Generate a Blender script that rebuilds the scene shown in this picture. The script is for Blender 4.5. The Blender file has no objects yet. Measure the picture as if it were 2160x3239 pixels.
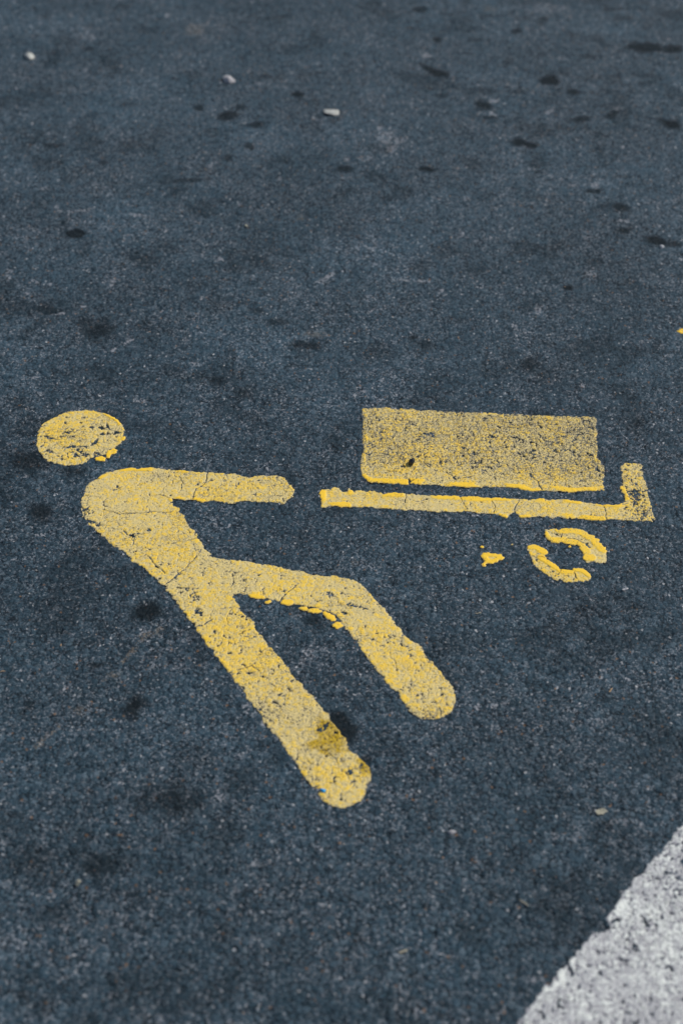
import bpy, math, random
import numpy as np

# ------------------------------------------------------------------ camera, sky, sun, exposure
scene = bpy.context.scene
R = math.radians
cam_data = bpy.data.cameras.new('camera')
cam_data.sensor_fit = 'VERTICAL'
cam_data.sensor_width = 24.0
cam_data.sensor_height = 36.0
cam_data.lens = 50.0
cam_data.clip_start = 0.05
cam_data.clip_end = 500.0
cam_data.dof.use_dof = True
cam_data.dof.focus_distance = 2.26
cam_data.dof.aperture_fstop = 2.8
cam_data.dof.aperture_blades = 9
camera = bpy.data.objects.new('camera', cam_data)
camera.location = (0, 0, 1.5)
camera.rotation_euler = (R(90 - 42), 0, 0)
scene.collection.objects.link(camera)
scene.camera = camera

SUN_EL, SUN_AZ = R(48), R(68)          # azimuth measured from +Y towards +X
world = bpy.data.worlds.new('World')
scene.world = world
world.use_nodes = True
wn = world.node_tree
sky = wn.nodes.new('ShaderNodeTexSky')
sky.sky_type = 'NISHITA'
sky.sun_disc = False
sky.sun_elevation = SUN_EL
sky.sun_rotation = SUN_AZ
sky.dust_density = 2.0
wn.links.new(sky.outputs[0], wn.nodes['Background'].inputs[0])
wn.nodes['Background'].inputs[1].default_value = 0.10

sun_data = bpy.data.lights.new('sun', 'SUN')
sun_data.energy = 3.0
sun_data.angle = R(3.0)
sun_data.color = (1.0, 0.965, 0.91)
sun = bpy.data.objects.new('sun', sun_data)
sun.rotation_euler = (R(90) - SUN_EL, 0, math.pi - SUN_AZ)
sun.location = (3, 2, 5)
scene.collection.objects.link(sun)

vs = scene.view_settings
vs.view_transform = 'Standard'
vs.look = 'None'
vs.gamma = 1.0
vs.exposure = 0.0
vs.use_curve_mapping = False

# ------------------------------------------------------------------ measured plan of the place (metres on the ground)
HEAD = [(-.5079,1.8432),(-.5078,1.8564),(-.5078,1.8706),(-.5024,1.8868),(-.493,1.8986),(-.479,1.9114),(-.4665,1.9187),(-.4533,1.9218),(-.4387,1.9237),(-.4237,1.9218),
 (-.4142,1.9187),(-.4045,1.9141),(-.3936,1.9086),(-.3835,1.8995),(-.3756,1.8895),(-.37,1.8805),(-.3661,1.8706),(-.3654,1.8599),(-.3667,1.8511),(-.3657,1.8423),
 (-.3665,1.8353),(-.3709,1.83),(-.3756,1.8231),(-.3843,1.8179),(-.3871,1.8093),(-.3952,1.8033),(-.4045,1.799),(-.4124,1.7922),(-.4149,1.7862),(-.4169,1.7854),
 (-.425,1.7803),(-.4354,1.7769),(-.4462,1.7769),(-.4575,1.7795),(-.469,1.7837),(-.4797,1.7896),(-.4888,1.799),(-.4952,1.8084),(-.5018,1.8188),(-.5058,1.83)]
 
BODY = [(-.3897,1.7489),(-.3842,1.7575),(-.3686,1.764),(-.3527,1.7681),(-.3431,1.7701),(-.3297,1.7681),(-.3102,1.7706),(-.2937,1.7696),(-.2769,1.7655),(-.2504,1.763),
 (-.2272,1.759),(-.2076,1.7605),(-.191,1.7575),(-.1713,1.7549),(-.1547,1.7504),(-.1479,1.7454),(-.14,1.7504),(-.1254,1.7524),(-.1058,1.7529),(-.0909,1.7474),
 (-.0863,1.7339),(-.0806,1.729),(-.0781,1.7191),(-.0754,1.7157),(-.0783,1.702),(-.0861,1.6947),(-.09,1.6851),(-.0954,1.6827),(-.0971,1.6875),(-.126,1.6884),
 (-.1517,1.6899),(-.1629,1.6899),(-.1705,1.6836),(-.1868,1.6884),(-.1983,1.6923),(-.2126,1.6908),(-.2204,1.6875),(-.2319,1.6923),(-.2369,1.6947),(-.2462,1.6908),
 (-.2595,1.6957),(-.2692,1.6971),(-.2695,1.6899),(-.2643,1.6779),(-.2575,1.6731),(-.2549,1.6612),(-.2464,1.6541),(-.2423,1.6424),(-.2384,1.6331),(-.2363,1.6261),
 (-.2281,1.6215),(-.2205,1.6032),(-.215,1.5918),(-.2097,1.5828),(-.2027,1.5716),(-.1975,1.5627),(-.192,1.5592),(-.1783,1.5563),(-.1579,1.5529),(-.1428,1.5539),
 (-.1307,1.5471),(-.1105,1.5442),(-.0935,1.5375),(-.0766,1.5337),(-.0599,1.5313),(-.0464,1.5232),(-.0331,1.5227),(-.0131,1.5208),(.0036,1.5161),(.0168,1.5123),
 (.0267,1.5044),(.0365,1.4922),(.0445,1.4811),(.0476,1.4706),(.054,1.4638),(.0635,1.4479),(.0728,1.4323),(.0789,1.419),(.088,1.4037),(.0909,1.395),(.1017,1.3864),
 (.1125,1.3778),(.1137,1.3693),(.1225,1.3545),(.1326,1.3378),(.1412,1.3233),(.1483,1.3111),(.1542,1.2969),(.1571,1.2829),(.1545,1.271),(.1484,1.2592),(.1389,1.2514),
 (.1281,1.2456),(.1175,1.2448),(.1056,1.2475),(.0968,1.2553),(.0897,1.2671),(.0811,1.2829),(.0793,1.2929),(.0723,1.2969),(.0634,1.309),(.059,1.3213),(.0499,1.3316),
 (.0439,1.344),(.0348,1.3587),(.0271,1.3778),(.0177,1.3928),(.0098,1.408),(.0018,1.419),(-.0014,1.4314),(-.0095,1.4403),(-.0241,1.4502),(-.0388,1.4547),
 (-.0551,1.4583),(-.0666,1.4615),(-.0748,1.4638),(-.088,1.4683),(-.1028,1.4706),(-.1144,1.4765),(-.1294,1.4811),(-.1443,1.483),(-.159,1.483),(-.161,1.4765),
 (-.1582,1.4683),(-.1513,1.4615),(-.1473,1.4479),(-.1404,1.439),(-.1336,1.4323),(-.1285,1.4256),(-.1247,1.4124),(-.1178,1.4015),(-.1094,1.3907),(-.1041,1.3778),
 (-.0975,1.3693),(-.0876,1.3566),(-.081,1.344),(-.0713,1.3316),(-.0663,1.3192),(-.0552,1.307),(-.0519,1.2969),(-.0395,1.2829),(-.0317,1.271),(-.024,1.2573),
 (-.0179,1.2534),(-.0163,1.2417),(-.0088,1.2302),(-.0028,1.2226),(.0032,1.215),(.0076,1.2037),(.009,1.1925),(.0193,1.1851),(.0251,1.1759),(.0294,1.1686),
 (.0352,1.1632),(.0371,1.1541),(.0386,1.1434),(.0333,1.1345),(.0317,1.1239),(.0259,1.1134),(.0173,1.1047),(.0059,1.0995),(-.0055,1.0988),(-.0169,1.1037),
 (-.024,1.1099),(-.0284,1.1186),(-.0343,1.1274),(-.0416,1.1363),(-.0461,1.147),(-.0521,1.1559),(-.0612,1.1723),(-.0704,1.1888),(-.0782,1.2019),(-.086,1.2131),
 (-.0954,1.2264),(-.1049,1.2417),(-.1147,1.2592),(-.1262,1.2769),(-.1346,1.2929),(-.1447,1.309),(-.1548,1.3254),(-.1634,1.3378),(-.1721,1.3524),(-.1809,1.3671),
 (-.1896,1.3799),(-.1986,1.395),(-.2076,1.408),(-.2134,1.4212),(-.2225,1.4345),(-.2319,1.4502),(-.243,1.466),(-.2507,1.4798),(-.2604,1.496),(-.2714,1.5076),
 (-.2808,1.5194),(-.2977,1.5385),(-.316,1.5517),(-.3289,1.5716),(-.3441,1.5828),(-.356,1.5918),(-.3621,1.6032),(-.3728,1.6146),(-.3837,1.6261),(-.3946,1.6377),
 (-.4047,1.6541),(-.4104,1.6683),(-.4121,1.6851),(-.4111,1.702),(-.4089,1.7216),(-.4028,1.7364),(-.3985,1.7414),(-.3923,1.7434)]
BOX = [(.0362,1.9281),(.0634,1.9295),(.0884,1.9295),(.1217,1.9254),(.155,1.9227),(.1882,1.9193),(.2214,1.9173),(.2546,1.916),(.2877,1.9133),(.325,1.9112),(.3662,1.9079),
 (.3992,1.9066),(.4303,1.9059),(.431,1.8892),(.4258,1.8564),(.4223,1.8243),(.4202,1.799),(.4277,1.7803),(.4287,1.7649),(.4259,1.7527),(.4199,1.7376),(.4194,1.7196),
 (.4092,1.7166),(.3899,1.7184),(.3799,1.7166),(.364,1.7149),(.3447,1.7172),(.3214,1.7184),(.2979,1.7184),(.2828,1.7244),(.2633,1.7256),(.2438,1.7268),(.2164,1.7268),
 (.1928,1.7268),(.1694,1.7286),(.146,1.7316),(.1225,1.734),(.1115,1.7352),(.1099,1.7436),(.1071,1.7424),(.1059,1.7328),(.0871,1.7346),(.0636,1.7376),(.0459,1.7376),
 (.037,1.7497),(.0312,1.768),(.0319,1.7927),(.0348,1.8065),(.0362,1.8243),(.0357,1.8499),(.0361,1.8826),(.036,1.9092)]
DECK = [(-.0346,1.7137),(-.0268,1.7196),(-.019,1.7166),(-.0131,1.7238),(-.0033,1.7226),(.0006,1.7137),(.0065,1.7125),(.0123,1.7208),(.017,1.7125),(.028,1.7154),
 (.0436,1.7149),(.0592,1.7125),(.0689,1.7089),(.0903,1.7089),(.1175,1.7066),(.1485,1.7036),(.1757,1.7019),(.2067,1.7007),(.2376,1.6972),(.2648,1.6972),(.2958,1.696),
 (.3229,1.696),(.354,1.696),(.3688,1.6901),(.3917,1.6872),(.4142,1.6814),(.4376,1.6831),(.4466,1.6866),(.4515,1.696),(.4517,1.7107),(.448,1.7226),(.4523,1.7304),
 (.4552,1.7557),(.4576,1.7803),(.4685,1.7865),(.4823,1.7853),(.4902,1.7772),(.4875,1.7497),(.4893,1.7286),(.4899,1.7077),(.4891,1.6785),(.489,1.6498),(.4854,1.6441),
 (.4627,1.6453),(.4403,1.6487),(.4215,1.6509),(.4096,1.6481),(.3942,1.647),(.3756,1.6515),(.3565,1.6515),(.3377,1.6544),(.3296,1.6509),(.3227,1.6572),(.3071,1.6555),
 (.2819,1.6515),(.2768,1.6583),(.2737,1.667),(.2655,1.6612),(.2571,1.6526),(.2481,1.6595),(.2309,1.6612),(.2157,1.6624),(.1968,1.667),(.1736,1.6658),(.1429,1.667),
 (.1161,1.6698),(.0892,1.6727),(.0623,1.6739),(.0353,1.6773),(.0083,1.6773),(-.011,1.6797),(-.0303,1.6768),(-.0324,1.696)]
ARC1 = [(.315,1.6286),(.3184,1.6239),(.3232,1.6246),(.3305,1.6267),(.3363,1.6228),(.3428,1.6251),(.3524,1.6267),(.3618,1.6262),(.3708,1.6232),(.3794,1.617),(.382,1.6124),
 (.3877,1.609),(.3886,1.6033),(.3945,1.601),(.3945,1.5953),(.3978,1.5908),(.4007,1.5841),(.4038,1.5841),(.4038,1.5762),(.4021,1.5718),(.4038,1.5673),(.4035,1.5596),
 (.4006,1.5551),(.3959,1.5485),(.389,1.5485),(.3848,1.5518),(.3821,1.554),(.3771,1.5507),(.3725,1.5507),(.37,1.5551),(.3682,1.5596),(.3706,1.5662),(.3747,1.568),
 (.3689,1.5706),(.3666,1.5773),(.3659,1.5841),(.362,1.5897),(.3542,1.5897),(.3469,1.5931),(.3395,1.5965),(.3331,1.5949),(.3255,1.5958),(.3198,1.601),(.3151,1.6079),
 (.316,1.6159),(.3161,1.6239)]
ARC2 = [(.2843,1.5796),(.286,1.5886),(.2909,1.5913),(.2969,1.5897),(.3042,1.5852),(.3112,1.5785),(.3137,1.5729),(.3117,1.5684),(.3068,1.5658),(.3078,1.5607),(.3146,1.5529),
 (.3216,1.5463),(.3269,1.5398),(.3292,1.5333),(.3339,1.5348),(.3431,1.5348),(.3479,1.5311),(.3501,1.5365),(.3572,1.5383),(.3643,1.5344),(.3697,1.5289),(.3725,1.5214),
 (.3709,1.5149),(.366,1.5117),(.3604,1.5096),(.3538,1.5113),(.3489,1.5079),(.34,1.5092),(.3313,1.5117),(.3271,1.5149),(.321,1.5139),(.3139,1.5182),(.3084,1.5235),
 (.3029,1.5289),(.2975,1.5354),(.2936,1.542),(.2913,1.5485),(.2891,1.5573),(.2884,1.5662),(.286,1.5729)]
FRAG = [(.2123,1.5651),(.2157,1.5702),(.2227,1.5706),(.2303,1.5695),(.2371,1.5684),(.2425,1.568),(.2458,1.5618),(.2439,1.5578),(.2394,1.5584),(.2351,1.5529),(.2288,1.5507),
 (.2211,1.5496),(.2178,1.5463),(.2167,1.5424),(.2137,1.5431),(.2141,1.5485),(.2176,1.554),(.2157,1.5596)]
WL = [(.2012,.8043),(.2113,.823),(.218,.8295),(.2284,.8427),(.232,.8477),(.2436,.856),(.2524,.8662),(.2666,.8815),(.2776,.8953),(.2883,.9058),(.2942,.9146),
 (.2982,.9208),(.3043,.9196),(.3121,.9185),(.3172,.9217),(.3197,.9306),(.3179,.9378),(.3239,.9469),(.3319,.9578),(.3402,.9707),(.35,.9819),(.3579,.9913),
 (.3695,1.0027),(.3814,1.0162),(.3972,1.0317),(.4115,1.0475),(.4209,1.0634),(.4321,1.0715)]
DOTS = [(.2152,1.5845),(.3498,1.5852),(.2621,1.5901)]
HEAD_FLAKES = [[(-.4033,1.7939),(-.399,1.799),(-.3936,1.7995),(-.3892,1.7947),(-.3874,1.7888),(-.39,1.7884),(-.4012,1.7905)],[(-.3862,1.8058),(-.3839,1.8144),(-.3762,1.8188),
 (-.3707,1.8144),(-.3739,1.8084),(-.38,1.805),(-.3818,1.7973),(-.3843,1.7998)],[(-.3662,1.8467),(-.365,1.8511),(-.3618,1.852),(-.3607,1.8476),(-.3623,1.8423),
 (-.3651,1.8423)]]
LEG_FLAKES = [[(-.1135,1.4749),(-.1151,1.4734),(-.1191,1.4728),(-.1245,1.4734),(-.1299,1.4749),(-.1338,1.477),(-.1351,1.4791),(-.1336,1.4807),(-.1295,1.4812),(-.1241,1.4806),
 (-.1187,1.4791),(-.1148,1.477)],[(-.1052,1.466),(-.1055,1.4649),(-.1063,1.4641),(-.1074,1.4638),(-.1086,1.4641),(-.1094,1.4649),(-.1098,1.466),(-.1095,1.4672),
 (-.1087,1.468),(-.1076,1.4683),(-.1064,1.468),(-.1056,1.4672)],[(-.0706,1.4645),(-.0717,1.4623),(-.0749,1.4609),(-.0791,1.4606),(-.0833,1.4615),(-.0864,1.4634),
 (-.0876,1.4657),(-.0864,1.4679),(-.0833,1.4694),(-.079,1.4697),(-.0748,1.4688),(-.0717,1.4669)],[(-.0499,1.4512),(-.0507,1.45),(-.0527,1.4495),(-.0553,1.4498),
 (-.0578,1.4508),(-.0596,1.4522),(-.0601,1.4537),(-.0593,1.4549),(-.0573,1.4554),(-.0547,1.4551),(-.0522,1.4541),(-.0504,1.4527)],[(-.0296,1.4462),(-.031,1.4446),
 (-.0344,1.4437),(-.0389,1.4439),(-.0434,1.445),(-.0466,1.4468),(-.0477,1.4488),(-.0464,1.4504),(-.043,1.4512),(-.0385,1.4511),(-.034,1.4499),(-.0307,1.4481)],[(-.0088,1.4281),
 (-.0109,1.4273),(-.0147,1.4287),(-.0193,1.4321),(-.0234,1.4365),(-.026,1.4407),(-.0263,1.4436),(-.0242,1.4445),(-.0204,1.443),(-.0158,1.4396),(-.0117,1.4352),
 (-.0091,1.431)],[(.0009,1.4181),(.0,1.4155),(-.0023,1.4136),(-.0055,1.4129),(-.0087,1.4136),(-.0111,1.4155),(-.012,1.4181),(-.0111,1.4208),(-.0088,1.4227),
 (-.0056,1.4234),(-.0023,1.4227),(.0,1.4208)]]
LIPS = {'box':[[(.0348,1.804),(.0326,1.7865),(.0324,1.7649),(.0378,1.7497),(.0471,1.74),(.0636,1.74),(.0872,1.737),(.1052,1.7352)],[(.1128,1.7376),(.1461,1.734),
 (.1695,1.731),(.2166,1.7298),(.2636,1.7286),(.283,1.7268),(.3217,1.7208),(.3644,1.7178),(.3902,1.7208),(.4181,1.722)]],'deck':[[(.017,1.7113),(.0436,1.7131),
 (.0688,1.7072),(.1174,1.7048),(.2066,1.6983),(.2955,1.6936),(.3537,1.6936),(.3914,1.6849),(.4374,1.682),(.4489,1.6866),(.4523,1.6989),(.4506,1.7244)],[(-.0303,1.6785),
 (.0083,1.6797)],[(-.033,1.7125),(-.0318,1.6785)],[(.2803,1.6549),(.3073,1.6572),(.3379,1.6561),(.3758,1.6532),(.4098,1.6498)],[(.2499,1.6583),(.2572,1.6544)]],'body':[[(-.3894,1.7464),
 (-.3683,1.7615),(-.3428,1.7676),(-.2935,1.7676),(-.2502,1.7605)],[(-.27,1.6947),(-.2463,1.6923),(-.2205,1.6894)]],'arc':[[(.3152,1.6159),(.3201,1.6033),
 (.3274,1.5988),(.3398,1.5988),(.3517,1.5942),(.3607,1.592),(.368,1.5818),(.3706,1.5718)],[(.2871,1.5841),(.2965,1.5852),(.3092,1.574)],[(.3033,1.5618),
 (.3144,1.5507),(.3273,1.5365)],[(.3305,1.5311),(.3455,1.53)],[(.3506,1.5344),(.3611,1.5333),(.3704,1.5225)],[(.3379,1.6228),(.3522,1.6251),(.372,1.6205),
 (.3911,1.5988),(.4024,1.5796)],[(.3705,1.5596),(.3782,1.5596)]],'head':[[(-.3661,1.8706),(-.37,1.8805),(-.3835,1.8995),(-.4045,1.9141)]]}
CRACKS = [[(-.2173,1.759),(-.2187,1.7414),(-.2202,1.7305),(-.2345,1.7176),(-.2354,1.7044),(-.2352,1.6933)],[(-.2668,1.7625),(-.263,1.7489),(-.2564,1.7364),(-.2575,1.7226),
 (-.2582,1.7118)],[(-.3781,1.6693),(-.36,1.6645),(-.3466,1.6579),(-.3342,1.6607),(-.3151,1.6603),(-.2964,1.6636),(-.2677,1.6622)],[(-.3386,1.6215),(-.3287,1.6114),
 (-.3189,1.6068),(-.3193,1.5873)],[(-.2616,1.5932),(-.2493,1.5941),(-.2371,1.5977),(-.2214,1.6032)],[(-.2638,1.4999),(-.2544,1.5127),(-.245,1.5256),(-.2326,1.5408),
 (-.2205,1.5627),(-.214,1.5783)],[(-.3978,1.6424),(-.3889,1.6424),(-.3751,1.6331),(-.3591,1.6307)],[(-.2942,1.5627),(-.2852,1.5495),(-.2647,1.5256)],[(-.274,1.6971),
 (-.2876,1.7044),(-.3002,1.702)],[(.2699,1.6583),(.2737,1.6756),(.2794,1.6872),(.2822,1.696)],[(.1881,1.7019),(.1923,1.6872),(.2002,1.6727)],[(.4138,1.6843),
 (.4145,1.6698),(.4156,1.6498)],[(.102,1.7089),(.1021,1.6872)],[(.2375,1.696),(.2439,1.6785),(.2386,1.6612)],[(.3558,1.6785),(.365,1.6901)],[(.1712,1.7619),
 (.186,1.7436),(.2103,1.7527)],[(.3055,1.7557),(.3175,1.7376),(.3196,1.7196)],[(.0348,1.8065),(.0611,1.8116),(.081,1.804)],[(-.2351,1.4124),(-.2177,1.4146),
 (-.2004,1.419),(-.1884,1.4314)],[(-.1646,1.4936),(-.1603,1.5053),(-.1625,1.5147)],[(-.0912,1.4683),(-.0819,1.4844),(-.0659,1.503)],[(-.0214,1.3172),(-.0122,1.3295),
 (.0018,1.3503)],[(-.1481,1.4015),(-.131,1.4102)],[(-.1147,1.3295),(-.1276,1.3399),(-.146,1.3336)],[(.0268,1.5194),(.0301,1.51)],[(.2883,1.5651),(.2972,1.5618),
 (.3083,1.5651)],[(.3348,1.6232),(.3384,1.6136),(.3402,1.6022)],[(.3293,1.5344),(.3252,1.5246)],[(.3479,1.5311),(.3494,1.5246),(.3514,1.516)],[(.338,1.5965),
 (.3501,1.6067),(.3647,1.5988),(.3761,1.5908)]]
BARE = [(-.4857,1.8467,.0085,-.0012,.0005,-.0042,1.0),(-.4667,1.8886,.0025,.0,.0005,-.0036,1),(-.4583,1.8617,.0068,-.0027,-.0001,-.0024,.8),(-.4433,1.8257,.0136,.0015,.0005,-.0028,1),
 (-.4223,1.8257,.0044,.0,.0003,-.0024,.9),(-.4364,1.8162,.0077,.0,.0007,-.0052,.7),(-.4204,1.8033,.0057,.0016,.0012,-.0048,1),(-.4342,1.8004,.0049,.0,.0005,-.0038,1),
 (-.4069,1.7922,.0094,.0026,.0016,-.0067,1.2),(-.3942,1.8805,.0016,.0015,.0045,-.0098,1),(-.3993,1.8582,.0053,.0018,.0007,-.0028,1),(-.4066,1.8769,.0026,.0,.0004,-.0032,1),
 (-.3759,1.8635,.005,.0,.0004,-.0036,.8),(-.4201,1.8769,.0034,.0,.0003,-.0025,.9),(-.4114,1.8353,.0031,.004,.0013,-.0023,.8),(-.4812,1.8136,.0045,-.0024,-.0003,-.0039,.8),
 (-.4951,1.8537,.0078,.0,.0003,-.0017,.8),(-.4671,1.8529,.0064,.0014,.0004,-.0018,.7),(-.4434,1.7956,.0032,.0,.0002,-.0017,.8),(-.4024,1.8084,.0044,.0,.0004,-.0031,.8),
 (-.4896,1.8688,.0061,.0028,.0007,-.002,.6),(-.4639,1.8007,.0044,.0,.0004,-.0024,.6),(-.3903,1.641,.0087,-.0055,-.0006,-.0034,1),(-.4012,1.6636,.0063,.0,.0016,-.0123,.6),
 (-.3209,1.6114,.0044,.0041,.0024,-.0048,.9),(-.2985,1.6215,.0043,.0,.0002,-.0028,.9),(-.3633,1.7191,.0074,.0044,.002,-.0055,.6),(-.2315,1.729,.0026,.0,.0003,-.003,.7),
 (-.1667,1.7315,.0045,.0,.0002,-.004,.5),(-.2461,1.5213,.008,.0115,.0011,-.0016,.7),(-.0208,1.2341,.0059,.0052,.0018,-.0032,1),(-.0297,1.2264,.003,.0,.0001,-.003,1),
 (-.0058,1.2226,.0024,.0,.0,-.0023,.9),(.0118,1.1559,.0023,.0,.0,-.0036,1),(.0264,1.1632,.0053,.0,.0,-.0065,.6),(.0146,1.1345,.0038,-.0017,-.0026,-.0087,.5),
 (-.207,1.4434,.0076,-.0036,-.001,-.005,.8),(-.0314,1.1256,.0035,.0,.0001,-.0042,1),(.0133,1.4592,.0159,-.0039,-.0004,-.0027,.7),(.0051,1.4434,.0078,.0,.0,-.0026,.7),
 (-.2195,1.4798,.0046,.0,.0003,-.0046,.7),(-.2287,1.4913,.0046,.0,.0003,-.0037,.7),(-.0129,1.4798,.0072,-.0047,-.0011,-.0034,.6),(.1418,1.8597,.0107,.0,-.0001,-.0033,.7),
 (.1539,1.8564,.0033,.0,-.0003,-.0065,.7),(.1096,1.7364,.002,.0,-.0004,-.012,1.3),(.4675,1.7019,.0078,.0,-.0027,-.0176,.5),(.4728,1.6612,.0096,.0,-.0013,-.0086,.4),
 (.3758,1.5886,.0022,.001,.0006,-.0047,1),(.3791,1.5785,.0025,.0,-.0006,-.0045,.7),(.3377,1.5214,.006,.0,-.0003,-.0022,.5),(.321,1.5279,.0048,-.0044,-.001,-.0019,.4),
 (.2966,1.5562,.0031,.0,-.0003,-.003,.6)]
PAINT_STAIN = [(-.0136,1.218,.0161,-.017,-.0109,-.0168,1.1),(.0291,1.1632,.0078,.0,-.0001,-.0106,.8),(-.0293,1.2034,.0141,.0031,.0012,-.008,.8)]
STAINS = [(.2391,3.4259,.0126,.0,-.001,-.0204,.8,.3),(.2059,3.2653,.0172,-.0149,-.0033,-.0163,.8,.3),(.2319,3.2376,.0217,-.0107,-.0031,-.0218,.95,.3),(.4945,3.1983,.0255,.0,-.0032,-.0286,.9,.2),
 (.5431,3.1348,.0146,-.006,-.0032,-.0161,.8,.3),(.327,3.0683,.0216,-.0132,-.0039,-.02,.85,.4),(.5416,2.9976,.0201,.0,-.0021,-.017,.8,.4),(.6187,3.0193,.0136,.0097,.0005,-.019,.8,.4),
 (.7433,2.976,.0238,-.0118,-.0048,-.0179,.9,.4),(.3921,2.8875,.0199,-.0077,-.0031,-.0173,.85,.3),(.4186,2.8728,.0154,-.0047,-.0026,-.0158,.9,.3),(.183,2.7675,.0181,-.0033,-.0011,-.0124,.9,.4),
 (.7478,3.3797,.0428,-.0054,-.0052,-.0291,.85,.3),(.8172,3.3742,.0257,.0,-.0041,-.0236,.85,.3),(.2033,3.6121,.0181,.0,-.0007,-.018,.7,.4),(.4394,3.4769,.0112,.0,-.0016,-.0171,.8,.4),
 (.0048,2.7703,.0183,.0,-.0001,-.0139,.8,.4),(.5265,2.6739,.0171,-.0018,-.0014,-.0093,.8,.4),(.337,3.0084,.0198,-.0038,-.0011,-.0093,.7,.4),(.2362,3.1184,.0164,.005,.0002,-.0129,.6,.5),
 (.5182,3.5504,.0097,.0,-.0013,-.0117,.8,.4),(-.2596,3.0146,.0262,.0061,.002,-.0185,.85,.3),(-.3297,3.0556,.0131,.0,.0012,-.0159,.8,.4),(-.1005,3.1233,.017,-.0032,-.0003,-.0162,.9,.3),
 (-.2323,3.0572,.0102,.0,.0006,-.0111,.7,.4),(-.1906,2.9714,.0193,-.0029,.0001,-.0152,.8,.4),(-.6386,2.8743,.0209,.0,.0018,-.0117,.7,.5),(-.248,2.8195,.011,.0,.0008,-.0142,.7,.5),
 (-.2007,2.8684,.0115,-.0084,-.0018,-.0136,.8,.4),(-.3255,2.7208,.04,.0043,.001,-.0094,.7,.5),(-.5183,2.7997,.0075,.0,.001,-.0085,.7,.5),(-.6221,3.3687,.0132,.0,.0014,-.0109,.6,.5),
 (-.5372,2.5026,.0206,-.0021,.002,-.0182,.95,.2),(-.447,2.1635,.0303,.0096,.0061,-.0267,.65,.7),(-.388,2.4077,.0283,-.009,.0002,-.0248,.5,.8),(-.5538,2.2346,.0237,.0,.0028,-.0178,.55,.7),
 (-.471,2.191,.0147,.0,.0021,-.0154,.5,.7),(-.0664,2.1146,.0286,-.0043,-.0004,-.0127,.75,.5),(-.2171,2.0098,.0178,.0,.0011,-.0156,.6,.6),(-.1698,1.975,.0149,.0,.001,-.018,.55,.7),
 (-.1578,2.2262,.016,-.0025,.0,-.0104,.5,.6),(-.1158,2.191,.0187,.0,.0003,-.0103,.5,.6),(.5765,2.6061,.0226,-.0082,-.0038,-.0163,.8,.4),(.5677,2.5147,.0153,.0,-.0022,-.0146,.8,.4),
 (.629,2.476,.0214,-.0036,-.0043,-.0202,.9,.4),(.6594,2.4617,.0138,.0,-.0021,-.0119,.8,.4),(.4323,2.3043,.0106,-.0017,-.0016,-.0098,.95,.3),(.1309,2.1394,.0098,.0,-.0003,-.007,.8,.4),
 (.3334,2.0585,.0158,.0,-.0019,-.0198,.6,.6),(.15,2.1146,.0143,.0,-.0007,-.0147,.5,.6),(-.5108,1.792,.0319,-.0084,.0014,-.03,.7,.7),(-.4339,1.7616,.0206,.0,.0024,-.0174,.55,.7),
 (-.4725,1.6633,.0209,.0,.0033,-.0207,.7,.6),(-.2829,1.4473,.0198,.006,.004,-.0156,.95,.4),(-.3002,1.4447,.0116,.0,.0013,-.0114,.5,.7),(-.3434,1.3425,.0087,.001,.001,-.0053,.7,.4),
 (-.2838,1.268,.0129,.0129,.0083,-.0128,.75,.6),(-.426,1.2703,.0069,.0,.0015,-.0096,.5,.7),(-.0021,1.2386,.0185,-.0064,-.0044,-.021,1.05,.45),(.0085,1.2201,.0139,-.0065,-.0058,-.0202,.85,.6),
 (.0321,1.1765,.0063,.0,-.0001,-.0078,.8,.5),(-.215,1.1093,.0346,-.0073,-.0014,-.0241,.55,.8),(-.2097,1.0995,.0073,.0,.0006,-.0069,.9,.4),(-.2966,1.0146,.0294,.0,.0026,-.0205,.6,.7),
 (-.3847,1.021,.0294,.0,.004,-.0251,.45,.9),(-.3423,.9465,.0209,.0,.0023,-.015,.45,.9),(-.0413,1.4288,.0115,.0,.0002,-.0125,.6,.7),(.3295,.9159,.0112,.0,-.0012,-.0084,.4,.8),
 (.331,3.4203,.0237,.0,-.0008,-.0111,.5,.5),(.4154,3.1398,.0223,.0,-.0011,-.0115,.5,.5),(.603,3.329,.0232,.0,-.0019,-.0143,.5,.5),(.713,3.5544,.0284,.0,-.002,-.0138,.5,.5),
 (.7179,3.2238,.0227,.0,-.0019,-.0119,.5,.5),(.6971,3.6142,.0328,.0,-.0017,-.0121,.6,.5),(.4205,2.755,.0102,.0,-.001,-.0096,.5,.5),(.5938,2.7344,.0237,.0,-.0009,-.0068,.5,.5),
 (.7187,3.1814,.0187,.0,-.0021,-.0134,.6,.5),(-.3915,3.2068,.0098,.0,.0007,-.0085,.5,.5),(-.5682,3.6344,.0206,.0,.0018,-.0162,.5,.5),(-.0641,1.2375,.0085,.0,.0001,-.0071,.3,.7),
 (-.1423,.9159,.0113,.0,.0008,-.0126,.3,.9),(-.5318,1.8058,.0156,.0,.0034,-.0203,.5,.8)]
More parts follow.
